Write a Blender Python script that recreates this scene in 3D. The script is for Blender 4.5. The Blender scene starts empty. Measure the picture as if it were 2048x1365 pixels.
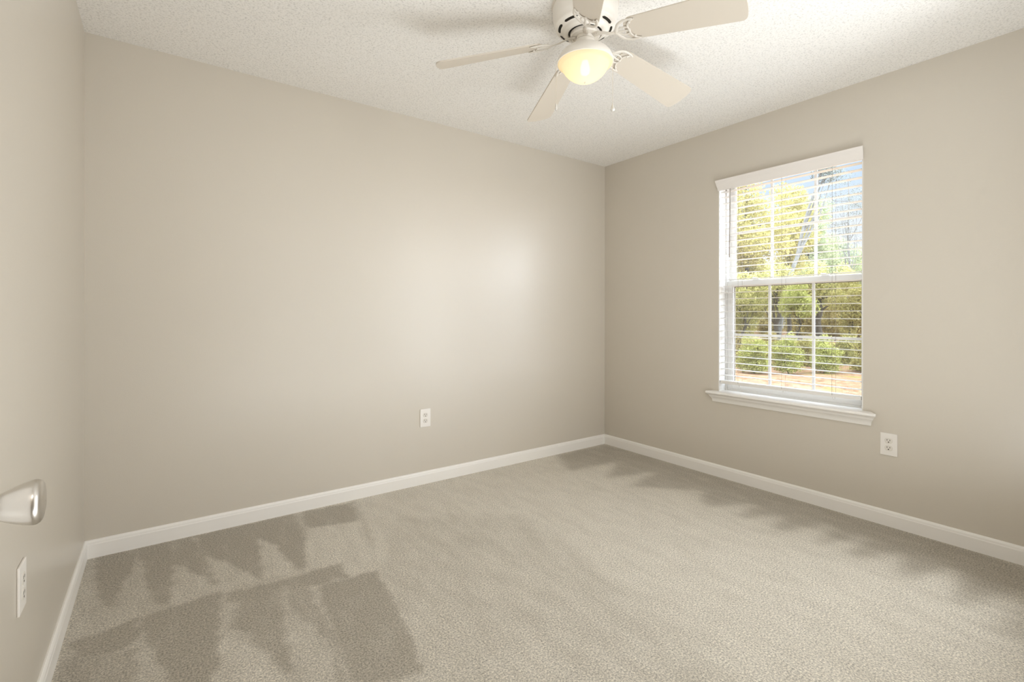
import bpy, bmesh, math, random
import numpy as np
from mathutils import Vector, Matrix

random.seed(7)
PI = math.pi
C = bpy.context.scene.collection
sc = bpy.context.scene

# ------------------------------------------------------------------ room size
W = 3.4556          # length of the long back wall (x)
H = 2.44            # ceiling height
DN = 2.93           # depth to the wall with the doorway (towards -y)

# ------------------------------------------------------------------ camera
F_PX = 969.07
cam_d = bpy.data.cameras.new('camera')
cam = bpy.data.objects.new('camera', cam_d)
C.objects.link(cam)
sc.camera = cam
cam_d.sensor_fit = 'HORIZONTAL'
cam_d.sensor_width = 36.0
cam_d.lens = 36.0 * F_PX / 2048.0
cam_d.shift_y = -(682.5 - 629.72) / 2048.0
cam_d.clip_start = 0.02
cam_d.clip_end = 300
CAM = Vector((.2827, -2.9753, 1.1341))
YAW = math.radians(53.9911)
cam.matrix_world = (Matrix.Translation(CAM) @ Matrix.Rotation(YAW - PI/2, 4, 'Z')
                    @ Matrix.Rotation(PI/2, 4, 'X') @ Matrix.Rotation(.0012, 4, 'Z'))

# ------------------------------------------------------------------ view, sampling
sc.view_settings.view_transform = 'Standard'
sc.view_settings.look = 'None'
sc.view_settings.gamma = 1
sc.view_settings.use_curve_mapping = False
sc.view_settings.exposure = 0.03
sc.cycles.use_denoising = True
sc.cycles.max_bounces = 14
sc.cycles.diffuse_bounces = 8
sc.cycles.transparent_max_bounces = 40
sc.cycles.sample_clamp_indirect = 6
sc.cycles.caustics_reflective = False
sc.cycles.caustics_refractive = False

# ------------------------------------------------------------------ sky, sun, big lights
world = bpy.data.worlds.new('sky'); sc.world = world; world.use_nodes = True
nt = world.node_tree; nt.nodes.clear()
wo = nt.nodes.new('ShaderNodeOutputWorld'); bg = nt.nodes.new('ShaderNodeBackground')
tc = nt.nodes.new('ShaderNodeTexCoord'); sx = nt.nodes.new('ShaderNodeSeparateXYZ')
ramp = nt.nodes.new('ShaderNodeValToRGB'); mr = nt.nodes.new('ShaderNodeMapRange')
nt.links.new(tc.outputs['Generated'], sx.inputs[0])
nt.links.new(sx.outputs['Z'], ramp.inputs[0])
nt.links.new(sx.outputs['Z'], mr.inputs[0])
e = ramp.color_ramp.elements
e[0].position = .02; e[0].color = (.95, .97, 1, 1)
e[1].position = .45; e[1].color = (.78, .88, 1, 1)
k = e.new(.16); k.color = (.84, .92, 1, 1)
k = e.new(.27); k.color = (.52, .74, 1, 1)
SKY_LOW, SKY_HIGH, SKY_BOOST = 1.0, 14.0, 18.0
mr.interpolation_type = 'SMOOTHSTEP'
mr.inputs['From Min'].default_value = .30; mr.inputs['From Max'].default_value = .62
mr.inputs['To Min'].default_value = SKY_LOW; mr.inputs['To Max'].default_value = SKY_HIGH
# added bright sky patch, out of view, aimed to make the back wall's glow
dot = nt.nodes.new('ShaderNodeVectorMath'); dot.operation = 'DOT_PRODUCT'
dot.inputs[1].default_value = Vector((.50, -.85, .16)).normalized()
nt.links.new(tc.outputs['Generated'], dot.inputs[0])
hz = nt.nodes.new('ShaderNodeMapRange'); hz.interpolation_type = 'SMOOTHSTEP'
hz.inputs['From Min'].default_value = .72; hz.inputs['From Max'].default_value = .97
hz.inputs['To Min'].default_value = 0; hz.inputs['To Max'].default_value = SKY_BOOST
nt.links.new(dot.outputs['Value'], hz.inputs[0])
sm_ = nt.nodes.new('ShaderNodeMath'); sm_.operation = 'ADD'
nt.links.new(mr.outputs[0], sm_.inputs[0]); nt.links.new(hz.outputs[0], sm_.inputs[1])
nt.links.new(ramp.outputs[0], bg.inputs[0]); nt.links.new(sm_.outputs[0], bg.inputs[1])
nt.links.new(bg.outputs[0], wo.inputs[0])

def lamp(name, kind, loc, aim, energy, color=(1, 1, 1), **kw):
    d = bpy.data.lights.new(name, kind); o = bpy.data.objects.new(name, d); C.objects.link(o)
    d.energy = energy; d.color = color
    for a, b in kw.items(): setattr(d, a, b)
    o.location = loc
    o.rotation_euler = (Vector(aim) - Vector(loc)).to_track_quat('-Z', 'Y').to_euler()
    return o

lamp('sun', 'SUN', (-8, -6, 12), (12, 3, 0), 2.7, (1, .95, .86), angle=.02)
# large unseen fill light added along the near wall to brighten the room
lamp('near_fill', 'AREA', (1.9, -2.86, 1.5), (1.75, 0, 1.45), 13, (.93, .97, 1), shape='RECTANGLE', size=2.0, size_y=1.7)
# tall fill light added out of view in the near right corner, turned far left
lamp('corner_fill', 'AREA', (3.10, -2.74, 1.2), (.9, -.5, 1.05), 12.5, (.93, .97, 1), shape='RECTANGLE', size=.48, size_y=1.9, spread=math.radians(125))
# unseen fill added low by the near wall, pointing up to brighten the ceiling
lamp('ceiling_fill', 'AREA', (1.5, -2.62, .25), (1.5, -2.40, 2.44), 27, (.93, .97, 1), shape='RECTANGLE', size=1.8, size_y=.45)
# added fill under the hall ceiling, unseen, shining in through the doorway
lamp('hall_fill', 'AREA', (.5, -3.7, 2.38), (.5, -3.7, 0), 10, (1, .93, .84), shape='RECTANGLE', size=.6, size_y=.6)

# ------------------------------------------------------------------ material helpers
def mat(name, col, rough=.5, spec=.5, metal=0., bump=None, var=None, **kw):
    """bump = (scale, strength, distance, detail); var = (scale, amount)"""
    m = bpy.data.materials.new(name); m.use_nodes = True
    n = m.node_tree; p = n.nodes['Principled BSDF']
    p.inputs['Base Color'].default_value = (*col, 1)
    p.inputs['Roughness'].default_value = rough
    p.inputs['Specular IOR Level'].default_value = spec
    p.inputs['Metallic'].default_value = metal
    for a, b in kw.items(): p.inputs[a].default_value = b
    t = n.nodes.new('ShaderNodeTexCoord')
    if var:
        z = n.nodes.new('ShaderNodeTexNoise'); z.inputs['Scale'].default_value = var[0]; z.inputs['Detail'].default_value = 4
        n.links.new(t.outputs['Object'], z.inputs['Vector'])
        r = n.nodes.new('ShaderNodeMapRange')
        r.inputs['From Min'].default_value = .3; r.inputs['From Max'].default_value = .7
        r.inputs['To Min'].default_value = 1 - var[1]; r.inputs['To Max'].default_value = 1 + var[1]
        n.links.new(z.outputs['Fac'], r.inputs[0])
        mx = n.nodes.new('ShaderNodeVectorMath'); mx.operation = 'SCALE'
        mx.inputs[0].default_value = col
        n.links.new(r.outputs[0], mx.inputs['Scale'])
        n.links.new(mx.outputs[0], p.inputs['Base Color'])
    if bump:
        z = n.nodes.new('ShaderNodeTexNoise'); z.inputs['Scale'].default_value = bump[0]
        z.inputs['Detail'].default_value = bump[3] if len(bump) > 3 else 3
        n.links.new(t.outputs['Object'], z.inputs['Vector'])
        b = n.nodes.new('ShaderNodeBump'); b.inputs['Strength'].default_value = bump[1]; b.inputs['Distance'].default_value = bump[2]
        n.links.new(z.outputs['Fac'], b.inputs['Height']); n.links.new(b.outputs[0], p.inputs['Normal'])
    return m

M = {}
M['wall'] = mat('greige_wall_paint', (.60, .556, .486), .32, .5, bump=(260, .12, .002, 2), var=(1.3, .012))
M['trim'] = mat('white_trim_paint', (.85, .83, .80), .35, .5, bump=(60, .05, .001, 2))
M['vinyl'] = mat('white_vinyl', (.75, .74, .715), .35, .5)
M['slat'] = mat('white_blind_slat', (.76, .74, .71), .4, .5)
M['valance'] = mat('offwhite_valance', (.80, .765, .735), .45, .4)
M['outlet'] = mat('outlet_plastic', (.80, .77, .73), .35, .5)
M['outlet_face'] = mat('outlet_face_plastic', (.70, .665, .61), .4, .4)
M['dark'] = mat('dark_slot', (.02, .017, .012), .7, .2)
M['fan'] = mat('fan_white_enamel', (.80, .765, .71), .35, .5)
M['blade'] = mat('fan_blade_cream', (.60, .545, .47), .45, .4, bump=(40, .03, .001, 2))
M['iron'] = mat('fan_iron_enamel', (.66, .62, .56), .35, .5)
M['brass'] = mat('brass_screw', (.55, .40, .2), .35, .5, 1.0)
M['nickel'] = mat('satin_nickel', (.62, .59, .55), .30, .5, 1.0, bump=(900, .02, .0005, 1))
M['cord'] = mat('blind_cord', (.26, .22, .18), .8, .2)
M['wand'] = mat('tilt_wand_plastic', (.34, .31, .27), .25, .5)
M['tassel'] = mat('clear_plastic_tassel', (.8, .8, .78), .15, .6)
M['chain'] = mat('pull_chain_metal', (.72, .68, .6), .4, .5, .6)
M['pendant'] = mat('pendant_crystal', (.62, .60, .56), .12, .8)
M['screen_frame'] = mat('screen_frame', (.22, .19, .14), .5, .4)

def ceiling_mat():
    m = bpy.data.materials.new('popcorn_ceiling'); m.use_nodes = True
    n = m.node_tree; p = n.nodes['Principled BSDF']
    p.inputs['Roughness'].default_value = .95; p.inputs['Specular IOR Level'].default_value = .1
    t = n.nodes.new('ShaderNodeTexCoord')
    v = n.nodes.new('ShaderNodeTexNoise'); v.inputs['Scale'].default_value = 120; v.inputs['Detail'].default_value = 5; v.inputs['Roughness'].default_value = .7
    n.links.new(t.outputs['Object'], v.inputs['Vector'])
    r = n.nodes.new('ShaderNodeValToRGB')
    r.color_ramp.elements[0].position = .30; r.color_ramp.elements[0].color = (.60, .59, .57, 1)
    r.color_ramp.elements[1].position = .50; r.color_ramp.elements[1].color = (.88, .865, .84, 1)
    n.links.new(v.outputs['Fac'], r.inputs[0]); n.links.new(r.outputs[0], p.inputs['Base Color'])
    b = n.nodes.new('ShaderNodeBump'); b.inputs['Strength'].default_value = .55; b.inputs['Distance'].default_value = .006
    n.links.new(v.outputs['Fac'], b.inputs['Height']); n.links.new(b.outputs[0], p.inputs['Normal'])
    return m
M['ceiling'] = ceiling_mat()

def carpet_mat():
    m = bpy.data.materials.new('cut_pile_carpet'); m.use_nodes = True
    n = m.node_tree; p = n.nodes['Principled BSDF']
    p.inputs['Roughness'].default_value = 1.0; p.inputs['Specular IOR Level'].default_value = .05
    p.inputs['Sheen Weight'].default_value = .15; p.inputs['Sheen Roughness'].default_value = .5
    t = n.nodes.new('ShaderNodeTexCoord')
    a = n.nodes.new('ShaderNodeAttribute'); a.attribute_name = 'strokes_and_shade'
    # two yarn tones: pile strokes, plus shade painted along the window wall
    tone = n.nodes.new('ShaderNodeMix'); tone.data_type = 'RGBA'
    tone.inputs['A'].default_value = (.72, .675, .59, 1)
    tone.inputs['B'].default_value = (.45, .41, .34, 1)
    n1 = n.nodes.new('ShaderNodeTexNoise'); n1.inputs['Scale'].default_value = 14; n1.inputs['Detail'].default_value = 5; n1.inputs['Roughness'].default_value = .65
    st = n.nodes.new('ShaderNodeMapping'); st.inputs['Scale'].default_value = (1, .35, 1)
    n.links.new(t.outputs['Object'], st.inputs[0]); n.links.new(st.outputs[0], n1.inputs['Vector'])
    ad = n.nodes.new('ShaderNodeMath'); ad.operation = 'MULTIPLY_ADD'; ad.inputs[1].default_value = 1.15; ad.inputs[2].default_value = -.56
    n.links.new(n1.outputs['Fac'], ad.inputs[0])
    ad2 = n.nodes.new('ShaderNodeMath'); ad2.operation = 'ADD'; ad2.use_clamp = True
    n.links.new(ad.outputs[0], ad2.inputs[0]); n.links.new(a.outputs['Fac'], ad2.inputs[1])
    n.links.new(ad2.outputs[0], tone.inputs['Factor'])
    # yarn tips
    f = n.nodes.new('ShaderNodeTexNoise'); f.inputs['Scale'].default_value = 150; f.inputs['Detail'].default_value = 5; f.inputs['Roughness'].default_value = .85
    n.links.new(t.outputs['Object'], f.inputs['Vector'])
    r = n.nodes.new('ShaderNodeMapRange'); r.inputs['From Min'].default_value = .36; r.inputs['From Max'].default_value = .64; r.clamp = False
    r.inputs['To Min'].default_value = .38; r.inputs['To Max'].default_value = 1.60
    n.links.new(f.outputs['Fac'], r.inputs[0])
    mx = n.nodes.new('ShaderNodeVectorMath'); mx.operation = 'SCALE'
    n.links.new(tone.outputs['Result'], mx.inputs[0]); n.links.new(r.outputs[0], mx.inputs['Scale'])
    n.links.new(mx.outputs[0], p.inputs['Base Color'])
    b = n.nodes.new('ShaderNodeBump'); b.inputs['Strength'].default_value = .8; b.inputs['Distance'].default_value = .006
    n.links.new(f.outputs['Fac'], b.inputs['Height']); n.links.new(b.outputs[0], p.inputs['Normal'])
    return m
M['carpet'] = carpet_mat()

def glass_mat(name, tint=(1, 1, 1), refl=.06, haze=0.):
    m = bpy.data.materials.new(name); m.use_nodes = True
    n = m.node_tree; n.nodes.clear()
    o = n.nodes.new('ShaderNodeOutputMaterial'); t = n.nodes.new('ShaderNodeBsdfTransparent'); g = n.nodes.new('ShaderNodeBsdfGlossy')
    t.inputs[0].default_value = (*tint, 1); g.inputs['Roughness'].default_value = .02
    mx = n.nodes.new('ShaderNodeMixShader'); mx.inputs[0].default_value = refl
    n.links.new(t.outputs[0], mx.inputs[1]); n.links.new(g.outputs[0], mx.inputs[2])
    last = mx
    if haze:
        d = n.nodes.new('ShaderNodeBsdfTranslucent'); d.inputs[0].default_value = (1, 1, 1, 1)
        m2 = n.nodes.new('ShaderNodeMixShader'); m2.inputs[0].default_value = haze
        n.links.new(mx.outputs[0], m2.inputs[1]); n.links.new(d.outputs[0], m2.inputs[2]); last = m2
    n.links.new(last.outputs[0], o.inputs[0])
    return m
M['pane'] = glass_mat('window_glass', refl=.05)
M['pane_dusty'] = glass_mat('window_glass_dusty', refl=.05, haze=.008)

def screen_mat():
    m = bpy.data.materials.new('insect_screen_mesh'); m.use_nodes = True
    n = m.node_tree; n.nodes.clear()
    o = n.nodes.new('ShaderNodeOutputMaterial'); t = n.nodes.new('ShaderNodeBsdfTransparent'); g = n.nodes.new('ShaderNodeBsdfDiffuse')
    g.inputs[0].default_value = (.10, .10, .09, 1)
    mx = n.nodes.new('ShaderNodeMixShader'); mx.inputs[0].default_value = .22
    n.links.new(t.outputs[0], mx.inputs[1]); n.links.new(g.outputs[0], mx.inputs[2]); n.links.new(mx.outputs[0], o.inputs[0])
    return m
M['screen'] = screen_mat()

def globe_mat():
    m = bpy.data.materials.new('frosted_globe_glass'); m.use_nodes = True
    n = m.node_tree; n.nodes.clear()
    o = n.nodes.new('ShaderNodeOutputMaterial')
    t = n.nodes.new('ShaderNodeBsdfTransparent'); t.inputs[0].default_value = (1, .95, .86, 1)
    d = n.nodes.new('ShaderNodeBsdfTranslucent'); d.inputs[0].default_value = (.97, .90, .74, 1)
    f = n.nodes.new('ShaderNodeBsdfDiffuse'); f.inputs[0].default_value = (.74, .67, .52, 1)
    a = n.nodes.new('ShaderNodeMixShader'); a.inputs[0].default_value = .45
    b = n.nodes.new('ShaderNodeMixShader'); b.inputs[0].default_value = .93
    n.links.new(d.outputs[0], a.inputs[1]); n.links.new(f.outputs[0], a.inputs[2])
    n.links.new(t.outputs[0], b.inputs[1]); n.links.new(a.outputs[0], b.inputs[2])
    n.links.new(b.outputs[0], o.inputs[0])
    return m
M['globe'] = globe_mat()
def emit_mat(name, col, s):
    m = bpy.data.materials.new(name); m.use_nodes = True
    n = m.node_tree; n.nodes.clear()
    o = n.nodes.new('ShaderNodeOutputMaterial'); e = n.nodes.new('ShaderNodeEmission')
    e.inputs[0].default_value = (*col, 1); e.inputs[1].default_value = s; n.links.new(e.outputs[0], o.inputs[0])
    return m
M['bulb'] = emit_mat('lit_bulb', (1, .84, .58), 8.5)

def leaf_mat(name, c1, c2, trans=.5):
    c1 = [q*.5 for q in c1]; c2 = [q*.5 for q in c2]
    m = bpy.data.materials.new(name); m.use_nodes = True
    n = m.node_tree; n.nodes.clear()
    o = n.nodes.new('ShaderNodeOutputMaterial'); g = n.nodes.new('ShaderNodeNewGeometry')
    r = n.nodes.new('ShaderNodeValToRGB'); r.color_ramp.elements[0].color = (*c1, 1); r.color_ramp.elements[1].color = (*c2, 1)
    n.links.new(g.outputs['Random Per Island'], r.inputs[0])
    d = n.nodes.new('ShaderNodeBsdfDiffuse'); t = n.nodes.new('ShaderNodeBsdfTranslucent'); mx = n.nodes.new('ShaderNodeMixShader')
    mx.inputs[0].default_value = trans
    n.links.new(r.outputs[0], d.inputs[0]); n.links.new(r.outputs[0], t.inputs[0])
    n.links.new(d.outputs[0], mx.inputs[1]); n.links.new(t.outputs[0], mx.inputs[2]); n.links.new(mx.outputs[0], o.inputs[0])
    return m
M['leaf_yellow'] = leaf_mat('leaves_yellow_green', (.55, .50, .14), (.86, .76, .33))
M['leaf_pale'] = leaf_mat('leaves_pale_green', (.50, .60, .33), (.76, .80, .48))
M['leaf_green'] = leaf_mat('leaves_bright_green', (.46, .50, .12), (.95, .94, .34))
M['leaf_olive'] = leaf_mat('leaves_olive', (.34, .34, .10), (1.1, 1.02, .42))
M['leaf_rust'] = leaf_mat('leaves_rust', (.45, .34, .10), (.95, .80, .34))
M['needle'] = leaf_mat('pine_needles', (.20, .24, .20), (.42, .46, .42), .2)
M['bark'] = mat('dark_bark', (.05, .042, .032), .9, .1, bump=(14, .6, .02), var=(9, .35))
M['bark_grey'] = mat('grey_bark', (.13, .13, .12), .9, .1, bump=(14, .6, .02), var=(9, .25))

def ground_mat():
    m = bpy.data.materials.new('leaf_litter_ground'); m.use_nodes = True
    n = m.node_tree; p = n.nodes['Principled BSDF']; p.inputs['Roughness'].default_value = 1; p.inputs['Specular IOR Level'].default_value = 0
    t = n.nodes.new('ShaderNodeTexCoord')
    z = n.nodes.new('ShaderNodeTexNoise'); z.inputs['Scale'].default_value = 7; z.inputs['Detail'].default_value = 8; z.inputs['Roughness'].default_value = .75
    n.links.new(t.outputs['Object'], z.inputs['Vector'])
    r = n.nodes.new('ShaderNodeValToRGB')
    r.color_ramp.elements[0].position = .33; r.color_ramp.elements[0].color = (.075, .042, .022, 1)
    r.color_ramp.elements[1].position = .62; r.color_ramp.elements[1].color = (.27, .172, .104, 1)
    k = r.color_ramp.elements.new(.48); k.color = (.19, .114, .066, 1)
    n.links.new(z.outputs['Fac'], r.inputs[0])
    g = n.nodes.new('ShaderNodeTexNoise'); g.inputs['Scale'].default_value = .55; g.inputs['Detail'].default_value = 4
    n.links.new(t.outputs['Object'], g.inputs['Vector'])
    gr = n.nodes.new('ShaderNodeMapRange'); gr.inputs['From Min'].default_value = .60; gr.inputs['From Max'].default_value = .70
    n.links.new(g.outputs['Fac'], gr.inputs[0])
    mx = n.nodes.new('ShaderNodeMix'); mx.data_type = 'RGBA'; mx.inputs['B'].default_value = (.15, .14, .04, 1)
    n.links.new(gr.outputs[0], mx.inputs['Factor']); n.links.new(r.outputs[0], mx.inputs['A'])
    n.links.new(mx.outputs['Result'], p.inputs['Base Color'])
    return m
M['ground'] = ground_mat()
M['brick'] = mat('outer_wall', (.5, .42, .36), .9, .1)
M['black'] = mat('motor_black', (.03, .025, .02), .5, .4)

# ------------------------------------------------------------------ mesh helpers
def bx(bm, x0, x1, y0, y1, z0, z1, bev=0):
    v = [bm.verts.new((x, y, z)) for x in (x0, x1) for y in (y0, y1) for z in (z0, z1)]
    f = [(0, 1, 3, 2), (4, 6, 7, 5), (0, 4, 5, 1), (2, 3, 7, 6), (0, 2, 6, 4), (1, 5, 7, 3)]
    fs = [bm.faces.new([v[i] for i in q]) for q in f]
    if bev:
        es = list({e for q in fs for e in q.edges})
        bmesh.ops.bevel(bm, geom=es, offset=bev, segments=2, affect='EDGES', profile=.5)

def lathe(bm, prof, n=48, origin=(0, 0, 0), cap0=False, cap1=False, mtx=None):
    rings = []
    for r, z in prof:
        ring = []
        for i in range(n):
            a = 2*PI*i/n
            p = Vector((r*math.cos(a), r*math.sin(a), z))
            if mtx: p = mtx @ p
            ring.append(bm.verts.new(p + Vector(origin)))
        rings.append(ring)
    for a, b in zip(rings, rings[1:]):
        for i in range(n):
            bm.faces.new((a[i], a[(i+1) % n], b[(i+1) % n], b[i]))
    if cap0: bm.faces.new(list(reversed(rings[0])))
    if cap1: bm.faces.new(rings[-1])
    return rings

def tube(bm, pts, rad, n=8, flat=1.0, up=Vector((0, 0, 1)), cap=True):
    pts = [Vector(p) for p in pts]
    rads = rad if isinstance(rad, (list, tuple)) else [rad]*len(pts)
    rings = []
    for i, p in enumerate(pts):
        d = (pts[min(i+1, len(pts)-1)] - pts[max(i-1, 0)]).normalized()
        u = up if abs(d.dot(up)) < .95 else Vector((1, 0, 0))
        s = d.cross(u).normalized(); t = s.cross(d).normalized()
        rings.append([bm.verts.new(p + s*rads[i]*math.cos(2*PI*k/n) + t*rads[i]*flat*math.sin(2*PI*k/n)) for k in range(n)])
    for a, b in zip(rings, rings[1:]):
        for k in range(n):
            bm.faces.new((a[k], a[(k+1) % n], b[(k+1) % n], b[k]))
    if cap:
        bm.faces.new(list(reversed(rings[0]))); bm.faces.new(rings[-1])

def extrude_profile(bm, prof, p0, p1, nrm, m0=0., m1=0.):
    """prof: closed list of (offset from wall, z). p0->p1 runs along the wall; m0/m1 mitre: metres of run given up per metre of offset."""
    p0, p1, nrm = Vector(p0), Vector(p1), Vector(nrm); d = (p1-p0).normalized()
    A = [bm.verts.new(p0 + nrm*o + Vector((0, 0, z)) + d*o*m0) for o, z in prof]
    B = [bm.verts.new(p1 + nrm*o + Vector((0, 0, z)) - d*o*m1) for o, z in prof]
    n = len(prof)
    for i in range(n):
        bm.faces.new((A[i], A[(i+1) % n], B[(i+1) % n], B[i]))
    bm.faces.new(A[::-1]); bm.faces.new(B)

def obj(name, bm, m, parent=None, smooth=False, angle=40):
    me = bpy.data.meshes.new(name)
    bmesh.ops.recalc_face_normals(bm, faces=bm.faces[:])
    bm.to_mesh(me); bm.free()
    if smooth:
        me.polygons.foreach_set('use_smooth', [True]*len(me.polygons))
        try: me.set_sharp_from_angle(angle=math.radians(angle))
        except Exception: pass
    for mm in (m if isinstance(m, list) else [m]): me.materials.append(mm)
    o = bpy.data.objects.new(name, me); C.objects.link(o)
    if parent: o.parent = parent
    return o

def empty(name, loc=(0, 0, 0), parent=None):
    o = bpy.data.objects.new(name, None); o.empty_display_size = .05
    C.objects.link(o); o.location = loc
    if parent: o.parent = parent
    return o

def tag(o, label=None, cat=None, group=None, kind=None):
    if label: o['label'] = label
    if cat: o['category'] = cat
    if group: o['group'] = group
    if kind: o['kind'] = kind
    return o

def struct(name, bm, m, **kw):
    o = obj(name, bm, m, **kw); o['kind'] = 'structure'; return o

NEW = bmesh.new

# ------------------------------------------------------------------ room shell
OY0, OY1 = -1.9405, -1.0755      # window opening along y
OZ0, OZ1 = .590, 2.066
WT = .17                          # outer wall thickness
HALL = -4.3

# floor: fine grid that carries the vacuum marks and painted shade of the pile
def floor_px(u, v):
    """point of the floor that the photograph shows at (u, v)"""
    fw = Vector((math.cos(YAW), math.sin(YAW), 0)); rt = Vector((math.sin(YAW), -math.cos(YAW), 0))
    t = CAM.z * F_PX / (v - 629.72)
    p = CAM + fw*t + rt*(t*(u-1024)/F_PX)
    return (p.x, p.y)

def build_floor():
    st = .0075
    nx = int(W/st)+1; ny = int(DN/st)+1
    X = np.linspace(0, W, nx); Y = np.linspace(-DN, 0, ny)
    gx, gy = np.meshgrid(X, Y, indexing='ij')
    # brushed edges wander a little
    wx = gx + .005*np.sin(gy*61+3*np.sin(gx*23)) + .004*np.sin(gx*140+gy*97) + .003*np.sin(gy*310-gx*77)
    wy = gy + .005*np.sin(gx*57+2*np.sin(gy*31)) + .004*np.sin(gy*150-gx*83) + .003*np.sin(gx*290+gy*45)
    def inside(poly):
        c = np.zeros(gx.shape, bool); n = len(poly)
        for i in range(n):
            x1, y1 = poly[i]; x2, y2 = poly[(i+1) % n]
            cond = ((y1 > wy) != (y2 > wy))
            with np.errstate(divide='ignore', invalid='ignore'):
                xi = (x2-x1)*(wy-y1)/(y2-y1+1e-12)+x1
            c ^= cond & (wx < xi)
        return c
    L = lambda pts: [floor_px(100+x/2.2756, 900+y/2.2756) for x, y in pts]
    R = lambda pts: [floor_px(900+x/1.784, 850+y/1.784) for x, y in pts]
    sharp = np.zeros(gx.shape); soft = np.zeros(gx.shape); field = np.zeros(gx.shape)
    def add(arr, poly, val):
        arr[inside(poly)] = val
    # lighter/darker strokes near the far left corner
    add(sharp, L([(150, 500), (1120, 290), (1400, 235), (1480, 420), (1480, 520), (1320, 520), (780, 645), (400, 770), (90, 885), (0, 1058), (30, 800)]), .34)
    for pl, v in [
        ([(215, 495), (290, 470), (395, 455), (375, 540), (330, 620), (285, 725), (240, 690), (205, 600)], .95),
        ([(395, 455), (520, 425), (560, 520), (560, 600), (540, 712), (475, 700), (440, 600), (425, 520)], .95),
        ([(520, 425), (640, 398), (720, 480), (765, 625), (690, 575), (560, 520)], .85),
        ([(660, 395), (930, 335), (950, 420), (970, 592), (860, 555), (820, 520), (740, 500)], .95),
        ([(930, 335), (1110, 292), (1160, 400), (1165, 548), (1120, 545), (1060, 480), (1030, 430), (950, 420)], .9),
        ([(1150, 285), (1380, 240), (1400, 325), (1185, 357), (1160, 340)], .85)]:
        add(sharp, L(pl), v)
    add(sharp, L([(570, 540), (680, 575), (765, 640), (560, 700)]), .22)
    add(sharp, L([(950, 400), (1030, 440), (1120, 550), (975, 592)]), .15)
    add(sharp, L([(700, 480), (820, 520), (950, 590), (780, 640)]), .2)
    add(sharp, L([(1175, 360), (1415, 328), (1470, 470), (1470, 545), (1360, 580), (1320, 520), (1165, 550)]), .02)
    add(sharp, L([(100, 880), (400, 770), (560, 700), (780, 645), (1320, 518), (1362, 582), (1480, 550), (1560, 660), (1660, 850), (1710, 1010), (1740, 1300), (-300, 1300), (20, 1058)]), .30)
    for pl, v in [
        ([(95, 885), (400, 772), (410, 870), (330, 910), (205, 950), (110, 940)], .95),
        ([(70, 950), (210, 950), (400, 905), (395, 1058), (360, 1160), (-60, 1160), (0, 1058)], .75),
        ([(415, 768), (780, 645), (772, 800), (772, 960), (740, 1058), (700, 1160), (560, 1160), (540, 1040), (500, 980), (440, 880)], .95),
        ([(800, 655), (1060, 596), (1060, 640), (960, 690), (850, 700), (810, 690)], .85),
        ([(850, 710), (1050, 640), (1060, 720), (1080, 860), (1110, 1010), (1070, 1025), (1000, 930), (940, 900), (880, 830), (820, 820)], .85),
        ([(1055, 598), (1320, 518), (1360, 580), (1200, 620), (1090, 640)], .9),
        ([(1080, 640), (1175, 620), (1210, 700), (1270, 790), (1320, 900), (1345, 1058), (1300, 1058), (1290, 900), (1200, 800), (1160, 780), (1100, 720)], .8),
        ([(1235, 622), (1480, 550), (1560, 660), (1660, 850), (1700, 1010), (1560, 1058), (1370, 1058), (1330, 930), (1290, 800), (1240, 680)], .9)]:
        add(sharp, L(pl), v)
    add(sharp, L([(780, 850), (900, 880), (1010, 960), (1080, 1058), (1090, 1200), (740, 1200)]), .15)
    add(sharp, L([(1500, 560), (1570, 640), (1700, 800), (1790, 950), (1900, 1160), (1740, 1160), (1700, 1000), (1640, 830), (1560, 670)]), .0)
    # shade under the window painted as a dark band, with vacuum-stroke fingers
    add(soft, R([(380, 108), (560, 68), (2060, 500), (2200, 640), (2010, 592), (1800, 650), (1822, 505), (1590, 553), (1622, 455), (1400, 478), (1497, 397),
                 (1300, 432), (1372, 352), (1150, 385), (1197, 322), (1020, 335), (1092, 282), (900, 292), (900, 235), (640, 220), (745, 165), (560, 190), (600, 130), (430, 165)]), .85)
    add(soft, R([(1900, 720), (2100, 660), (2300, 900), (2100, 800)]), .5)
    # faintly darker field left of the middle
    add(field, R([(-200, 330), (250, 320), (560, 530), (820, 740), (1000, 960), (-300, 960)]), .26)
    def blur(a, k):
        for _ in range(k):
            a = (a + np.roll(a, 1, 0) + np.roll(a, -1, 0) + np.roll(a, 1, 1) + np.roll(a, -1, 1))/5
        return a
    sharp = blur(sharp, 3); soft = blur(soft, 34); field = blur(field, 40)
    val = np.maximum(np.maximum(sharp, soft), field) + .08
    nv = nx*ny
    co = np.zeros((nv, 3), np.float32); co[:, 0] = gx.ravel(); co[:, 1] = gy.ravel()
    i, j = np.meshgrid(np.arange(nx-1), np.arange(ny-1), indexing='ij')
    a = (i*ny+j).ravel(); quads = np.stack([a, a+ny, a+ny+1, a+1], 1)
    me = bpy.data.meshes.new('floor')
    me.vertices.add(nv); me.vertices.foreach_set('co', co.ravel())
    nf = len(quads); me.loops.add(nf*4); me.loops.foreach_set('vertex_index', quads.ravel().astype(np.int32))
    me.polygons.add(nf); me.polygons.foreach_set('loop_start', np.arange(0, nf*4, 4, dtype=np.int32))
    me.update(); me.validate()
    at = me.attributes.new('strokes_and_shade', 'FLOAT', 'POINT'); at.data.foreach_set('value', val.ravel().astype(np.float32))
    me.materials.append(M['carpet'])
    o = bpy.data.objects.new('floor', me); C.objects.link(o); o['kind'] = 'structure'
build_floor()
bm = NEW(); bx(bm, -.17, W+WT, HALL, WT, -.2, -.001); struct('floor_slab', bm, M['brick'])
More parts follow.
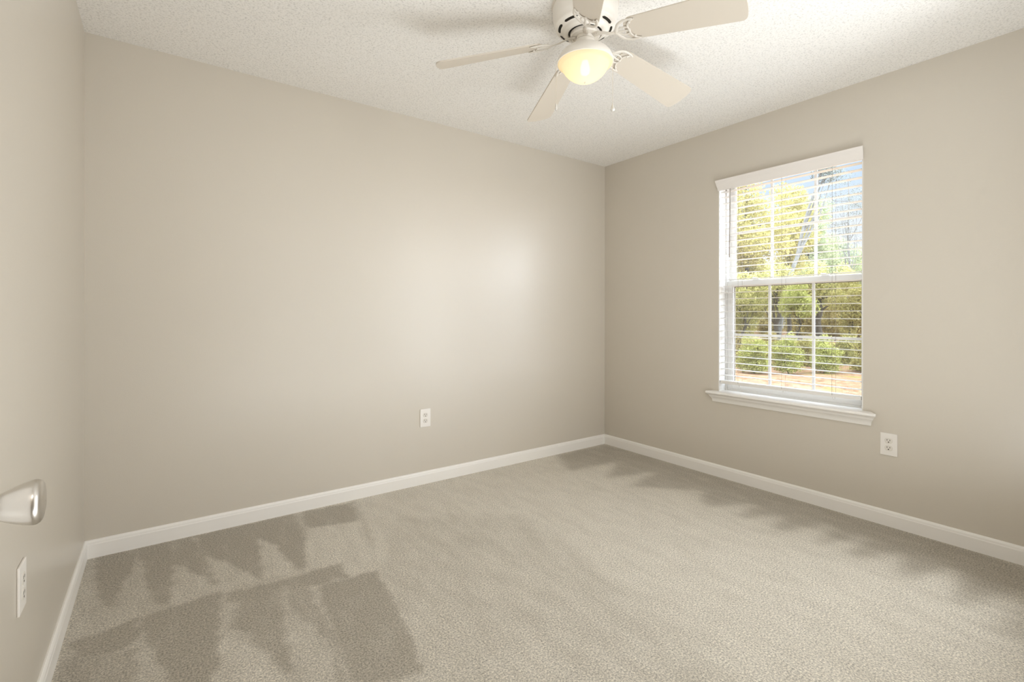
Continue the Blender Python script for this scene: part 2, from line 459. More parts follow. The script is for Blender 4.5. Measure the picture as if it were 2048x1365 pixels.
bm = NEW(); bx(bm, -.9, 2.2, HALL, -DN, -.001, .0); struct('floor_hall', bm, M['carpet'])
bm = NEW(); bx(bm, -.17, W+WT, -DN-.115, WT, H, H+.2); struct('ceiling', bm, M['ceiling'])
bm = NEW(); bx(bm, -.17, 0, -DN-.115, WT, 0, H); struct('wall_left', bm, M['wall'])
bm = NEW(); bx(bm, 0, W, 0, WT, 0, H); struct('wall_back', bm, M['wall'])
bm = NEW()
bx(bm, W, W+WT, -DN-.115, OY0, 0, H); bx(bm, W, W+WT, OY1, WT, 0, H)
bx(bm, W, W+WT, OY0, OY1, 0, OZ0-.012); bx(bm, W, W+WT, OY0, OY1, OZ1, H)
struct('wall_right', bm, M['wall'])
DX0, DX1, DZ = .04, .96, 2.05
bm = NEW()
bx(bm, 0, DX0, -DN-.115, -DN, 0, H); bx(bm, DX1, W, -DN-.115, -DN, 0, H); bx(bm, DX0, DX1, -DN-.115, -DN, DZ, H)
struct('wall_near', bm, M['wall'])
bm = NEW()
bx(bm, -1.0, -.9, HALL, -DN-.115, 0, H); bx(bm, 2.2, 2.3, HALL, -DN-.115, 0, H); bx(bm, -1.0, 2.3, HALL-.1, HALL, 0, H)
bx(bm, -.9, -.17, -DN-.215, -DN-.115, 0, H)
struct('wall_hall', bm, M['wall'])
bm = NEW(); bx(bm, -1.0, 2.3, HALL-.1, -DN-.115, H, H+.2); struct('ceiling_hall', bm, M['ceiling'])

# baseboards
BB = [(0, 0), (.013, 0), (.013, .062), (.0115, .066), (.0105, .074), (.0075, .080), (.004, .083), (0, .083)]
bm = NEW(); extrude_profile(bm, BB, (0, 0, 0), (W, 0, 0), (0, -1, 0), 1, 1); struct('baseboard_back', bm, M['trim'])
bm = NEW(); extrude_profile(bm, BB, (W, -DN, 0), (W, 0, 0), (-1, 0, 0), 1, 1); struct('baseboard_right', bm, M['trim'])
bm = NEW(); extrude_profile(bm, BB, (0, 0, 0), (0, -DN, 0), (1, 0, 0), 1, 1); struct('baseboard_left', bm, M['trim'])
bm = NEW(); extrude_profile(bm, BB, (DX1+.06, -DN, 0), (W, -DN, 0), (0, 1, 0), 0, 1); struct('baseboard_near', bm, M['trim'])
# door casing around the doorway (behind the view)
bm = NEW()
bx(bm, DX1, DX1+.057, -DN, -DN+.012, 0, DZ+.057); bx(bm, DX0-.02, DX1, -DN, -DN+.012, DZ, DZ+.057)
struct('trim_2', bm, M['trim'])

# ------------------------------------------------------------------ the opened door by the camera, with its satin knob
door = empty('door_1', (.06, -2.89, 0)); door['kind'] = 'structure'
door.rotation_euler = (0, 0, 0)
bm = NEW(); bx(bm, -.0175, .0175, 0, .86, .012, 2.03, .002)
for z0, z1 in ((.2, .95), (1.07, 1.9)):
    for y0, y1 in ((.11, .4), (.47, .76)):
        bx(bm, .0165, .0195, y0, y1, z0, z1, .001)
obj('door_slab', bm, M['trim'], door)
KZ = .876; KY = .838
kn = NEW()
RX = Matrix.Rotation(PI/2, 4, 'Y')
kp = [(.0, -.001), (.031, -.001), (.0325, .003), (.0315, .006), (.024, .0085), (.0125, .011), (.0115, .016), (.0115, .024), (.0130, .0265), (.0165, .031),
      (.0200, .038), (.0235, .046), (.0262, .053), (.0280, .0595), (.0286, .0630), (.0282, .0655), (.0266, .0685), (.0230, .0708), (.0150, .0722), (.0070, .0727), (.0005, .0728)]
lathe(kn, kp, 64, mtx=RX)
k = obj('door_knob', kn, M['nickel'], door, smooth=True, angle=60)
k.location = (.0175, KY, KZ); k.scale = (1.06,)*3; k['label'] = 'satin nickel door knob'

# ------------------------------------------------------------------ window: lining, frame, sashes, grille, panes, screen
win = empty('window_1', (W+.1, (OY0+OY1)/2, OZ0)); win['kind'] = 'structure'
wl = win.location.copy()
def wobj(name, bm, m, parent=None, **kw):
    bmesh.ops.translate(bm, verts=bm.verts[:], vec=-wl)
    return obj(name, bm, m, parent or win, **kw)
bm = NEW(); t = .006
bx(bm, W+.0005, W+WT, OY1-t, OY1, OZ0, OZ1); bx(bm, W+.0005, W+WT, OY0, OY0+t, OZ0, OZ1)
bx(bm, W+.0005, W+WT, OY0+t, OY1-t, OZ1-t, OZ1); bx(bm, W+.0005, W+WT, OY0+t, OY1-t, OZ0-.012, OZ0-.001)
wobj('jamb_lining', bm, M['vinyl'])
def ringbox(bm, x0, x1, ya, yb, za, zb, sw, bw, tw, bev=.0015, sr=None):
    sr = sw if sr is None else sr
    bx(bm, x0, x1, ya, ya+sr, za, zb, bev); bx(bm, x0, x1, yb-sw, yb, za, zb, bev)
    bx(bm, x0, x1, ya+sr, yb-sw, za, za+bw, bev); bx(bm, x0, x1, ya+sr, yb-sw, zb-tw, zb, bev)
bm = NEW()
ringbox(bm, W+.078, W+.16, OY0+t, OY1-t, OZ0, OZ1-t, .013, .022, .008)
for yy in (OY1-t-.013-.006, OY0+t+.013+.001):
    bx(bm, W+.106, W+.110, yy, yy+.005, OZ0+.02, OZ1-.03)
wobj('frame', bm, M['vinyl'])
YA, YB = OY0+t+.003, OY1-t-.014
SR = .024      # stile beside the right jamb, narrower to the eye
def sash(name, x0, za, zb, bw, tw, hz, pm, sw=.034):
    bm = NEW(); ringbox(bm, x0, x0+.026, YA, YB, za, zb, sw, bw, tw, sr=SR)
    # glazing bead
    ringbox(bm, x0+.004, x0+.016, YA+SR, YB-sw, za+bw, zb-tw, .006, .006, .006, .001, sr=.003)
    s = wobj(name, bm, M['vinyl'])
    g = NEW(); xm = x0+.014
    for q in (1, 2):
        y = -1.914 + .266*q; bx(g, xm-.003, xm+.004, y-.008, y+.008, za+bw, zb-tw, .0008)
    bx(g, xm-.0028, xm+.0042, YA+SR, YB-sw, hz-.008, hz+.008, .0008)
    gr = wobj('grille', g, M['vinyl'], s)
    p = NEW(); bx(p, xm+.006, xm+.008, YA+SR-.003, YB-sw+.004, za+bw-.004, zb-tw+.004)
    pn = wobj('pane', p, pm, s)
    return s
lower = sash('lower_sash', W+.082, OZ0+.022, 1.372, .046, .034, .995, M['pane'])
upper = sash('upper_sash', W+.112, 1.338, OZ1-.010, .034, .016, 1.711, M['pane_dusty'])
bm = NEW(); ringbox(bm, W+.142, W+.150, YA, YB, OZ0+.024, 1.35, .022, .02, .02, .001, sr=.018)
sf = wobj('insect_screen', bm, M['screen_frame'])
bm = NEW(); bx(bm, W+.1455, W+.1465, YA+.016, YB-.02, OZ0+.04, 1.335)
wobj('screen_mesh', bm, M['screen'], sf)
for yy in (-1.30, -1.72):
    bm = NEW(); bx(bm, W+.070, W+.092, yy-.022, yy+.022, 1.372, 1.380, .002)
    tube(bm, [(W+.078, yy-.004, 1.384), (W+.074, yy+.012, 1.386), (W+.074, yy+.024, 1.386)], [.006, .005, .004], 8, .6)
    wobj('sash_lock', bm, M['vinyl'])

# sill: rounded stool over a crown-shaped apron, mitred ends
bm = NEW()
SP = [(0, .524), (.010, .524), (.013, .530), (.015, .541), (.021, .551), (.030, .559), (.036, .563), (.038, .569), (.044, .576), (.050, .579),
      (.054, .582), (.061, .584), (.065, .588), (.065, .595), (.061, .5995), (.054, .601), (0, .601)]
A = []; B = []
for o, z in SP:
    A.append(bm.verts.new((W-o, -1.040+min(o, .06)*.35+ (0.004 if z > .58 else 0), z))); B.append(bm.verts.new((W-o, -1.974-min(o, .06)*.72-(.002 if z > .58 else 0), z)))
n_ = len(SP)
for i in range(n_): bm.faces.new((A[i], A[(i+1) % n_], B[(i+1) % n_], B[i]))
bm.faces.new(A[::-1]); bm.faces.new(B)
bx(bm, W-.001, W+.080, OY0+.0005, OY1-.0005, .589, .6008)
struct('trim_1', bm, M['trim'], smooth=True, angle=30)

# ------------------------------------------------------------------ venetian blind
blind = empty('window_blind', (W, -1.508, 2.04))
tag(blind, 'white two-inch horizontal slat blind, lowered with slats open, in the window', 'blind')
bl = blind.location.copy()
def bobj(name, bm, m, parent=None, **kw):
    bmesh.ops.translate(bm, verts=bm.verts[:], vec=-bl)
    return obj(name, bm, m, parent or blind, **kw)
VP = [(.004, 2.0015), (.011, 2.0015), (.014, 2.006), (.018, 2.020), (.023, 2.036), (.030, 2.050), (.0375, 2.058), (.0395, 2.062), (.040, 2.0695), (.004, 2.0695)]
bm = NEW(); A = []; B = []
for o, z in VP:
    A.append(bm.verts.new((W-o, -1.076+.0045*(o > .02), z))); B.append(bm.verts.new((W-o, -1.9415-.0095*(o/.04), z)))
n_ = len(VP)
for i in range(n_): bm.faces.new((A[i], A[(i+1) % n_], B[(i+1) % n_], B[i]))
bm.faces.new(A[::-1]); bm.faces.new(B)
bobj('valance', bm, M['valance'], smooth=True, angle=30)
bm = NEW(); bx(bm, W+.003, W+.058, -1.929, -1.087, 2.027, 2.056, .002); bobj('headrail', bm, M['vinyl'])
SY0, SY1 = -1.9285, -1.0875
def slat_mesh():
    bm = NEW(); n = 8; top = []; bot = []
    for i in range(n+1):
        s = i/n; x = (s-.5)*.048; z = .0012*(1-(2*s-1)**2)
        top.append((x, z+.0011)); bot.append((x, z-.0011))
    prof = top+bot[::-1]
    L_ = (SY1-SY0)/2
    A = [bm.verts.new((x, -L_, z)) for x, z in prof]; B = [bm.verts.new((x, L_, z)) for x, z in prof]
    m_ = len(prof)
    for i in range(m_): bm.faces.new((A[i], A[(i+1) % m_], B[(i+1) % m_], B[i]))
    for r in (A, B):
        for i in range(n): bm.faces.new((r[i], r[i+1], r[m_-2-i], r[m_-1-i]))
    bmesh.ops.recalc_face_normals(bm, faces=bm.faces[:])
    me = bpy.data.meshes.new('slat'); bm.to_mesh(me); bm.free(); me.materials.append(M['slat'])
    me.polygons.foreach_set('use_smooth', [True]*len(me.polygons)); me.set_sharp_from_angle(angle=math.radians(40))
    return me
sm = slat_mesh()
for i in range(30):
    s = bpy.data.objects.new('slat', sm); C.objects.link(s); s.parent = blind
    z = .7125 + .0444*i
    if i == 29: z = 1.9935
    s.location = Vector((W+.031, -1.508, z)) - bl
    s.rotation_euler = (0, math.radians(.3), 0)
bm = NEW(); bx(bm, W+.006, W+.056, SY0, SY1, .6545, .6755, .003); bobj('bottom_rail', bm, M['slat'])
for y in (-1.215, -1.500, -1.784):
    for x, dy in ((W+.005, 0), (W+.0575, 0)):
        bm = NEW(); tube(bm, [(x, y, .665), (x, y, 1.3), (x, y, 2.01)], .0008, 5)
        bobj('ladder_cord', bm, M['cord'])
    bm = NEW(); lathe(bm, [(.0004, .640), (.006, .642), (.0075, .6475), (.006, .653), (.003, .6545)], 16, (W+.031, y, 0)); bobj('cord_plug', bm, M['tassel'], smooth=True)
# wand: hooked at the head rail and hanging in front of the slats
bm = NEW(); tube(bm, [(W-.001, -1.163, 2.008), (W-.008, -1.166, 2.000), (W-.009, -1.167, 1.985), (W-.006, -1.162, 1.75), (W-.004, -1.1585, 1.53)], [.002, .003, .0035, .0035, .0042], 10)
bobj('tilt_wand', bm, M['wand'], smooth=True)

# ------------------------------------------------------------------ power outlets
def make_outlet():
    """built facing +x, centred at the origin"""
    root = empty('power_outlet')
    bm = NEW()
    w, h = .0380, .0600
    bx(bm, 0, .0058, -w, w, -h, h, .0022)
    obj('wall_plate', bm, M['outlet'], root)
    for s in (1, -1):
        bm = NEW(); n = 40
        def ring(x, r, hh):
            out = []
            for i in range(n):
                a = 2*PI*i/n; y = r*math.cos(a); z = max(-hh, min(hh, r*math.sin(a)))
                out.append(bm.verts.new((x, y, z+s*.0195)))
            return out
        a = ring(.004, .0172, .0142); b = ring(.0068, .0172, .0142); c = ring(.0074, .0165, .0136)
        for p, q in ((a, b), (b, c)):
            for i in range(n): bm.faces.new((p[i], p[(i+1) % n], q[(i+1) % n], q[i]))
        bm.faces.new(c)
        r = obj('receptacle', bm, M['outlet_face'], root); r['label'] = 'slightly greyer socket face with three holes'
        bm = NEW()
        bx(bm, .0068, .0077, -.0075, -.0052, s*.0195+.0005, s*.0195+.0085)
        bx(bm, .0068, .0077, .0052, .0075, s*.0195+.0005, s*.0195+.0075)
        lathe(bm, [(.0028, .0068), (.0028, .0077)], 16, (0, 0, 0), False, True, mtx=Matrix.Translation((0, 0, s*.0195-.0068)) @ Matrix.Rotation(PI/2, 4, 'Y'))
        obj('slots', bm, M['dark'], r)
    bm = NEW(); lathe(bm, [(.0030, .0052), (.0030, .0064), (.0022, .0070), (.0002, .0071)], 20, mtx=Matrix.Rotation(PI/2, 4, 'Y')); obj('screw', bm, M['outlet'], root, smooth=True)
    return root
def copy_tree(o, parent=None):
    c = o.copy(); C.objects.link(c); c.parent = parent
    for ch in list(o.children): copy_tree(ch, c)
    return c
o0 = make_outlet()
o1 = copy_tree(o0); o2 = copy_tree(o0)
G = 'duplex outlets on the walls'
o0.location = (1.7245, 0, .4405); o0.rotation_euler = (0, 0, -PI/2); tag(o0, 'white duplex power outlet on the long wall opposite the camera, between the two far corners', 'outlet', G)
o1.location = (W, -2.0595, .4385); o1.rotation_euler = (0, 0, PI); tag(o1, 'white duplex power outlet below and right of the window, on the window wall', 'outlet', G)
o2.location = (0, -1.270, .4505); tag(o2, 'white duplex power outlet seen edge-on, on the left wall under the door knob', 'outlet', G)

# ------------------------------------------------------------------ ceiling fan
FX, FY = 1.7305, -1.5045
fan = empty('ceiling_fan', (FX, FY, H))
tag(fan, 'white flush-mount ceiling fan with five cream blades and a lit frosted bowl light', 'ceiling fan')
bm = NEW()
lathe(bm, [(.02, -.0005), (.1405, -.0005), (.1405, -.006), (.133, -.0075), (.133, -.014), (.1365, -.016), (.1365, -.040), (.134, -.062), (.130, -.072), (.1265, -.078),
           (.1265, -.090), (.1245, -.096), (.119, -.1005), (.104, -.1055), (.096, -.1075), (.0925, -.110), (.091, -.116), (.086, -.120), (.079, -.1225), (.073, -.1235), (.0715, -.122), (.0705, -.112), (.02, -.112)], 96)
housing = obj('motor_housing', bm, M['fan'], fan, smooth=True, angle=50)
SLOT0 = 40
# vent slots around the lower bevel
for i in range(8):
    a0 = math.radians(45*i+SLOT0); bm = NEW(); n = 10; da = math.radians(35)
    ins = []; out = []; ins2 = []; out2 = []
    for q in range(n+1):
        s = q/n; a = a0+da*s; e_ = math.sqrt(max(0, 1-(2*s-1)**8))
        for lst, rr in ((ins, .1075-.0052*e_), (out, .1075+.0052*e_)):
            z = -.1005-(.119-rr)/(.119-.104)*.005 - .0006
            lst.append(bm.verts.new((rr*math.cos(a), rr*math.sin(a), z)))
        for lst, rr in ((ins2, .1075-.0052*e_), (out2, .1075+.0052*e_)):
            z = -.1005-(.119-rr)/(.119-.104)*.005 + .0012
            lst.append(bm.verts.new((rr*math.cos(a), rr*math.sin(a), z)))
    for q in range(n):
        bm.faces.new((ins[q], out[q], out[q+1], ins[q+1])); bm.faces.new((ins[q], ins[q+1], ins2[q+1], ins2[q])); bm.faces.new((out[q], out[q+1], out2[q+1], out2[q]))
    obj('vent_slot', bm, M['dark'], housing)
bm = NEW(); lathe(bm, [(.01, -.113), (.069, -.113), (.069, -.1165), (.01, -.1165)], 64); obj('motor_rotor', bm, M['black'], housing)
bm = NEW(); lathe(bm, [(.02, -.117), (.058, -.117), (.062, -.121), (.062, -.133), (.058, -.137), (.038, -.138), (.038, -.150), (.02, -.150)], 64)
obj('flywheel', bm, M['fan'], fan, smooth=True)

R0, R1 = .185, .634
WR, WTP = .1088, .1453
def blade_outline():
    pts = []
    def w_at(r): return (WR + (WTP-WR)*min(1, max(0, (r-.22)/(R1-.22))))/2
    n = 10
    # root: soft rounded end
    for i in range(n+1):
        a = PI/2*i/n; c = .040
        pts.append((R0 + c*(1-math.sin(a)), w_at(R0)-c + c*math.sin(a) if False else (w_at(R0)-c)+c*math.sin(a)))
    up = [(R0+.040*(1-math.cos(PI/2*i/n)), w_at(R0+.04)-.040+.040*math.sin(PI/2*i/n)) for i in range(n+1)]
    c = .026
    mid = [(R0+.04+(R1-c-R0-.04)*i/8, w_at(R0+.04+(R1-c-R0-.04)*i/8)) for i in range(1, 9)]
    tipc = [(R1-c+c*math.sin(PI/2*i/n), w_at(R1)-c+c*math.cos(PI/2*i/n)) for i in range(1, n+1)]
    tip = [(R1+.006*(1-(1-i/4)**2), (w_at(R1)-c)*(1-i/4)) for i in range(1, 5)]
    half = up+mid+tipc+tip
    return half + [(x, -y) for x, y in half[::-1][1:]]
BO = blade_outline()
def blade_mesh():
    bm = NEW(); T = .0055
    A = [bm.verts.new((x, y, T/2)) for x, y in BO]; B = [bm.verts.new((x, y, -T/2)) for x, y in BO]
    n = len(BO)
    fa = bm.faces.new(A); fb = bm.faces.new(B[::-1])
    for i in range(n): bm.faces.new((A[i], B[i], B[(i+1) % n], A[(i+1) % n]))
    es = [e for e in bm.edges if e in set(fa.edges) | set(fb.edges)]
    bmesh.ops.bevel(bm, geom=es, offset=.0012, segments=2, affect='EDGES')
    return bm
DROOP, PITCH, ZC = math.atan(.1638), math.radians(-17.39), 2.2999-H
def smooth_path(ps, n=6):
    out = []
    P = [Vector(p) for p in ps]; P = [P[0]*2-P[1]] + P + [P[-1]*2-P[-2]]
    for i in range(1, len(P)-2):
        for k in range(n):
            t = k/n; a, b, c, d = P[i-1], P[i], P[i+1], P[i+2]
            out.append(.5*((2*b)+(c-a)*t+(2*a-5*b+4*c-d)*t*t+(3*b-a-3*c+d)*t**3))
    out.append(P[-2]); return out
def bracket_mesh():
    """cast blade iron in the blade's frame: crescent of curved ribs under the blade root"""
    bm = NEW(); zb = -.0065
    for s in (1, -1):
        # outer crescent horn
        tube(bm, smooth_path([(.148, 0, zb), (.156, s*.018, zb), (.170, s*.036, zb), (.190, s*.047, zb), (.214, s*.0495, zb), (.236, s*.0470, zb)]), 
             [.0075]*12+[.0065]*10+[.0055]*8+[.003], 10, .55)
        # inner curved rib
        tube(bm, smooth_path([(.206, 0, zb), (.203, s*.014, zb), (.208, s*.028, zb), (.222, s*.041, zb), (.240, s*.0475, zb)]), [.0042]*20+[.0030]*5, 10, .6)
        # loop between
        tube(bm, smooth_path([(.152, s*.003, zb), (.168, s*.016, zb), (.186, s*.019, zb), (.203, s*.014, zb)]), .0036, 8, .6)
    tube(bm, [(.146, 0, zb), (.176, 0, zb), (.206, 0, zb)], [.008, .0045, .004], 10, .55)
    for x, y in ((.204, 0), (.216, .035), (.216, -.035)):
        lathe(bm, [(.0055, zb+.005), (.0055, zb-.002), (.004, zb-.0036), (.0003, zb-.004)], 14, (x, y, 0))
    return bm
def arm_mesh(mw_inv, a):
    """arm from the flywheel out to the bracket, in the fan frame"""
    pass
bmesh_blade = None; me_bl = None
for i in range(5):
    a = -1.3038 + i*2*PI/5 + (.235 if i == 4 else 0)
    er = Vector((math.cos(a)*math.cos(DROOP), math.sin(a)*math.cos(DROOP), -math.sin(DROOP)))
    pt = PITCH if i < 4 else math.radians(-29)      # the nearest blade hangs twisted on its iron
    nn = Vector((-math.sin(a), math.cos(a), 0))*math.cos(pt) + Vector((0, 0, 1))*math.sin(pt)
    zz = er.cross(nn).normalized(); nn = zz.cross(er)
    mw = Matrix(((er.x, nn.x, zz.x, 0), (er.y, nn.y, zz.y, 0), (er.z, nn.z, zz.z, ZC), (0, 0, 0, 1)))
    if me_bl is None:
        b = obj('blade', blade_mesh(), M['blade'], fan); me_bl = b.data
        bk = obj('blade_iron', bracket_mesh(), M['iron'], b, smooth=True, angle=60); me_bk = bk.data
    else:
        b = bpy.data.objects.new('blade', me_bl); C.objects.link(b); b.parent = fan
        bk = bpy.data.objects.new('blade_iron', me_bk); C.objects.link(bk); bk.parent = b
    b.matrix_local = mw
    # arm
    inv = mw.inverted(); ca, sa = math.cos(a), math.sin(a)
    P = [Vector((.040*ca, .040*sa, -.139)), Vector((.062*ca, .062*sa, -.1415)), Vector((.085*ca, .085*sa, -.148)), Vector((.110*ca, .110*sa, -.160)), Vector((.132*ca, .132*sa, -.1665)), mw @ Vector((.152, 0, -.0065))]
    bm = NEW(); pp = [inv @ p for p in P]
    tube(bm, smooth_path(pp), [.013]*5+[.012]*5+[.0085]*9+[.0075]*12, 12, .38)
    for q in (.047, .060):
        for s in (-1, 1):
            c_ = inv @ Vector((q*ca - s*.006*sa, q*sa + s*.006*ca, -.1445))
            bmesh.ops.create_uvsphere(bm, u_segments=8, v_segments=6, radius=.0022, matrix=Matrix.Translation(c_))
    obj('blade_arm', bm, M['iron'], b, smooth=True, angle=60)
# light kit
bm = NEW()
lathe(bm, [(.010, -.150), (.036, -.150), (.0405, -.153), (.042, -.160), (.042, -.172), (.046, -.176), (.060, -.1805), (.080, -.190), (.098, -.204), (.110, -.219), (.1165, -.233), (.1185, -.243), (.1185, -.247), (.115, -.248), (.112, -.243), (.100, -.225), (.05, -.195), (.02, -.19)], 96)
kit = obj('light_fitter', bm, M['fan'], fan, smooth=True, angle=50)
bm = NEW()
GP = [(.1125, -.2445), (.1145, -.2465), (.1140, -.2495), (.108, -.2525), (.1005, -.256), (.0975, -.261), (.0945, -.269), (.0875, -.281), (.0770, -.2935), (.0620, -.3060), (.0440, -.3165), (.0240, -.3235), (.0100, -.3260), (.0004, -.3265)]
lathe(bm, GP, 96)
obj('glass_bowl', bm, M['globe'], kit, smooth=True, angle=80)
bm = NEW(); lathe(bm, [(.0004, -.3245), (.0042, -.3265), (.0050, -.3290), (.0030, -.3310), (.0003, -.3318)], 20); obj('finial', bm, M['iron'], kit, smooth=True)
bm = NEW(); lathe(bm, [(.0003, -.298), (.009, -.296), (.0160, -.290), (.0195, -.281), (.0205, -.271), (.0190, -.260), (.0150, -.250), (.0125, -.238)], 24); obj('bulb', bm, M['bulb'], kit, smooth=True)
rtv = Vector((math.sin(YAW), -math.cos(YAW), 0))
for s, off, nm in ((-1, .1215, 'drop'), (1, .1165, 'bead')):
    p = rtv*(off*s)
    bm = NEW()
    tube(bm, [(p.x*.93, p.y*.93, -.236), (p.x, p.y, -.240), (p.x, p.y, -.246), (p.x, p.y, -.40), (p.x, p.y, -.4175)], .00085, 6)
    for q in range(60):
        bmesh.ops.create_icosphere(bm, subdivisions=1, radius=.00135, matrix=Matrix.Translation((p.x, p.y, -.248-.00283*q)))
    pc = obj('pull_chain', bm, M['chain'], fan)
    bm = NEW()
    if s < 0: pr = [(.0004, -.4150), (.0022, -.4175), (.0036, -.4260), (.0050, -.4370), (.0046, -.4440), (.0004, -.4450)]
    else: pr = [(.0004, -.4120), (.0018, -.4150), (.0040, -.4230), (.0082, -.4360), (.0098, -.4410), (.0070, -.4465), (.0030, -.4490), (.0004, -.4495)]
    lathe(bm, pr, 10 if s > 0 else 20, (p.x, p.y, 0)); obj('pull_pendant', bm, M['pendant'], pc)

# ------------------------------------------------------------------ outdoors
GZ = -.5
fwv = Vector((math.cos(YAW), math.sin(YAW), 0))
def at(u, v, depth):
    return CAM + fwv*depth + rtv*(depth*(u-1024)/F_PX) + Vector((0, 0, depth*(629.72-v)/F_PX))
bm = NEW()
NG = 60
gv = [[bm.verts.new((W+WT+.0+56*i/NG, -30+70*j/NG, GZ + (0 if i < 3 else .05*math.sin(i*1.3+j*.7)+.04*math.sin(j*2.1)))) for j in range(NG+1)] for i in range(NG+1)]
for i in range(NG):
    for j in range(NG): bm.faces.new((gv[i][j], gv[i+1][j], gv[i+1][j+1], gv[i][j+1]))
g = obj('ground', bm, M['ground'], smooth=True); g['kind'] = 'structure'

rng = np.random.default_rng(5)
def leaf_cloud(name, blobs, n, size, m, parent):
    """blobs: list of (centre, (rx,ry,rz)); n leaf quads spread mostly on the outer part of each blob"""
    n = int(n*1.7); size = size*.74
    vol = np.array([b[1][0]*b[1][1]*b[1][2] for b in blobs])**.67; pr = vol/vol.sum()
    idx = rng.choice(len(blobs), n, p=pr)
    cc = np.array([b[0] for b in blobs])[idx]; rr = np.array([b[1] for b in blobs])[idx]
    d = rng.normal(size=(n, 3)); d /= np.linalg.norm(d, axis=1)[:, None]
    rad = rng.uniform(.35, 1.0, n)**.6
    P = cc + d*rr*rad[:, None]
    u = rng.normal(size=(n, 3)); u /= np.linalg.norm(u, axis=1)[:, None]
    w = rng.normal(size=(n, 3)); v = np.cross(u, w); v /= np.linalg.norm(v, axis=1)[:, None]
    s = size*rng.uniform(.6, 1.4, n)[:, None]
    V = np.stack([P-u*s, P-v*s*.55, P+u*s, P+v*s*.55], 1).reshape(-1, 3)
    me = bpy.data.meshes.new(name)
    me.vertices.add(n*4); me.vertices.foreach_set('co', V.astype(np.float32).ravel())
    me.loops.add(n*4); me.loops.foreach_set('vertex_index', np.arange(n*4, dtype=np.int32))
    me.polygons.add(n); me.polygons.foreach_set('loop_start', np.arange(0, n*4, 4, dtype=np.int32))
    me.update(); me.validate(); me.materials.append(m)
    o = bpy.data.objects.new(name, me); C.objects.link(o); o.parent = parent
    return o

def blobs_in(center, rad, n, br):
    out = []
    for _ in range(n):
        d = Vector((random.gauss(0, 1), random.gauss(0, 1), random.gauss(0, 1))).normalized()*random.random()**.4
        out.append(((center[0]+d.x*rad[0], center[1]+d.y*rad[1], center[2]+d.z*rad[2]), tuple(br*random.uniform(.6, 1.3) for _ in range(3))))
    return out

def tree(base, height, lean, crown_c, crown_r, nb, br, nl, ls, lm, bmt, tr, label, cat='tree', name='tree', group=None, branches=9):
    root = empty(name, base); tag(root, label, cat, group)
    bm = NEW(); top = Vector((lean[0], lean[1], height))
    pts = [Vector((0, 0, -.2))]
    for q in range(1, 9):
        f = q/8; pts.append(Vector((top.x*f**1.2 + .05*math.sin(q*1.7), top.y*f**1.2 + .05*math.cos(q*2.3), height*f)))
    tube(bm, pts, [tr*(1-.8*q/8) for q in range(9)], 10)
    cc = Vector(crown_c)
    bl_ = blobs_in(cc, crown_r, nb, br)
    for q in range(branches):
        f = random.uniform(.35, .95); st = pts[int(f*8)]
        tgt = Vector(bl_[q % len(bl_)][0])
        mid = (st+tgt)/2 + Vector((random.uniform(-.2, .2), random.uniform(-.2, .2), -.1))
        tube(bm, [st, mid, tgt], [tr*.35, tr*.2, tr*.07], 6)
    obj('trunk', bm, bmt, root, smooth=True)
    if nl: leaf_cloud('foliage', bl_, nl, ls, lm, root)
    return root

def base_at(u, depth):
    p = at(u, 629.7, depth); return (p.x, p.y, GZ)

def zrel(v, depth): return (629.72-v)*depth/F_PX + CAM.z - GZ   # height above ground of picture row v at that depth

# each tree stands on the ground at its own distance; crown sizes are in metres
def crown(v, d, ru, rv):
    """centre height and radii of a crown that fills ru x rv picture pixels at distance d"""
    return (zrel(v, d), (ru*d/F_PX, ru*d/F_PX, rv*d/F_PX))
def plant(u, d, v, ru, rv, nb, br, nl, ls, lm, bmt, tr, label, extra=.7, lean=(0, 0), **kw):
    z, rr = crown(v, d, ru, rv)
    return tree(base_at(u, d), z+rr[2]*extra, lean, (lean[0], lean[1], z), rr, nb, br, nl, ls, lm, bmt, tr, label, **kw)
plant(1492, 22, 452, 80, 128, 38, .75, 15000, .075, M['leaf_yellow'], M['bark'], .13,
      'tall yellow-green leafy tree filling the left of the window view')
plant(1577, 27, 480, 46, 104, 24, .7, 8500, .085, M['leaf_yellow'], M['bark'], .12,
      'yellow-green tree behind, just left of the middle of the window view')
tree(base_at(1546, 19), zrel(318, 19), (1.62, -1.18), (1.55, -1.1, zrel(345, 19)), (.55, .55, .6), 9, .34, 1100, .045, M['needle'], M['bark_grey'], .12,
     'grey-barked pine leaning to the right across the upper window view', branches=12)
plant(1617, 32, 468, 40, 72, 20, .75, 6500, .095, M['leaf_pale'], M['bark'], .12, 'pale green tree behind the leaning pine')
plant(1697, 24, 425, 46, 92, 26, .5, 2600, .034, M['needle'], M['bark_grey'], .06,
      'thin bare-branched tree against the sky at the right of the window', branches=22)
plant(1668, 37, 528, 58, 52, 24, .9, 8500, .10, M['leaf_pale'], M['bark'], .1, 'low broad pale tree farthest back on the right')
plant(1555, 18, 572, 42, 44, 12, .4, 2600, .055, M['leaf_olive'], M['bark'], .10,
      'dark-trunked tree with olive leaves seen through the lower middle panes')
plant(1638, 20.5, 566, 50, 44, 14, .45, 3200, .06, M['leaf_olive'], M['bark'], .17, 'thick dark-trunked tree seen through the lower right panes')
plant(1598, 16, 600, 34, 42, 12, .3, 4200, .042, M['leaf_green'], M['bark'], .04, 'young bright green sapling between the two dark trunks')
plant(1702, 16.6, 612, 46, 58, 14, .38, 6200, .048, M['leaf_yellow'], M['bark'], .05, 'yellow-green young tree at the right end of the lower panes')
plant(1488, 16, 606, 40, 50, 12, .34, 4600, .045, M['leaf_olive'], M['bark'], .06, 'dark olive young tree at the left end of the lower panes')
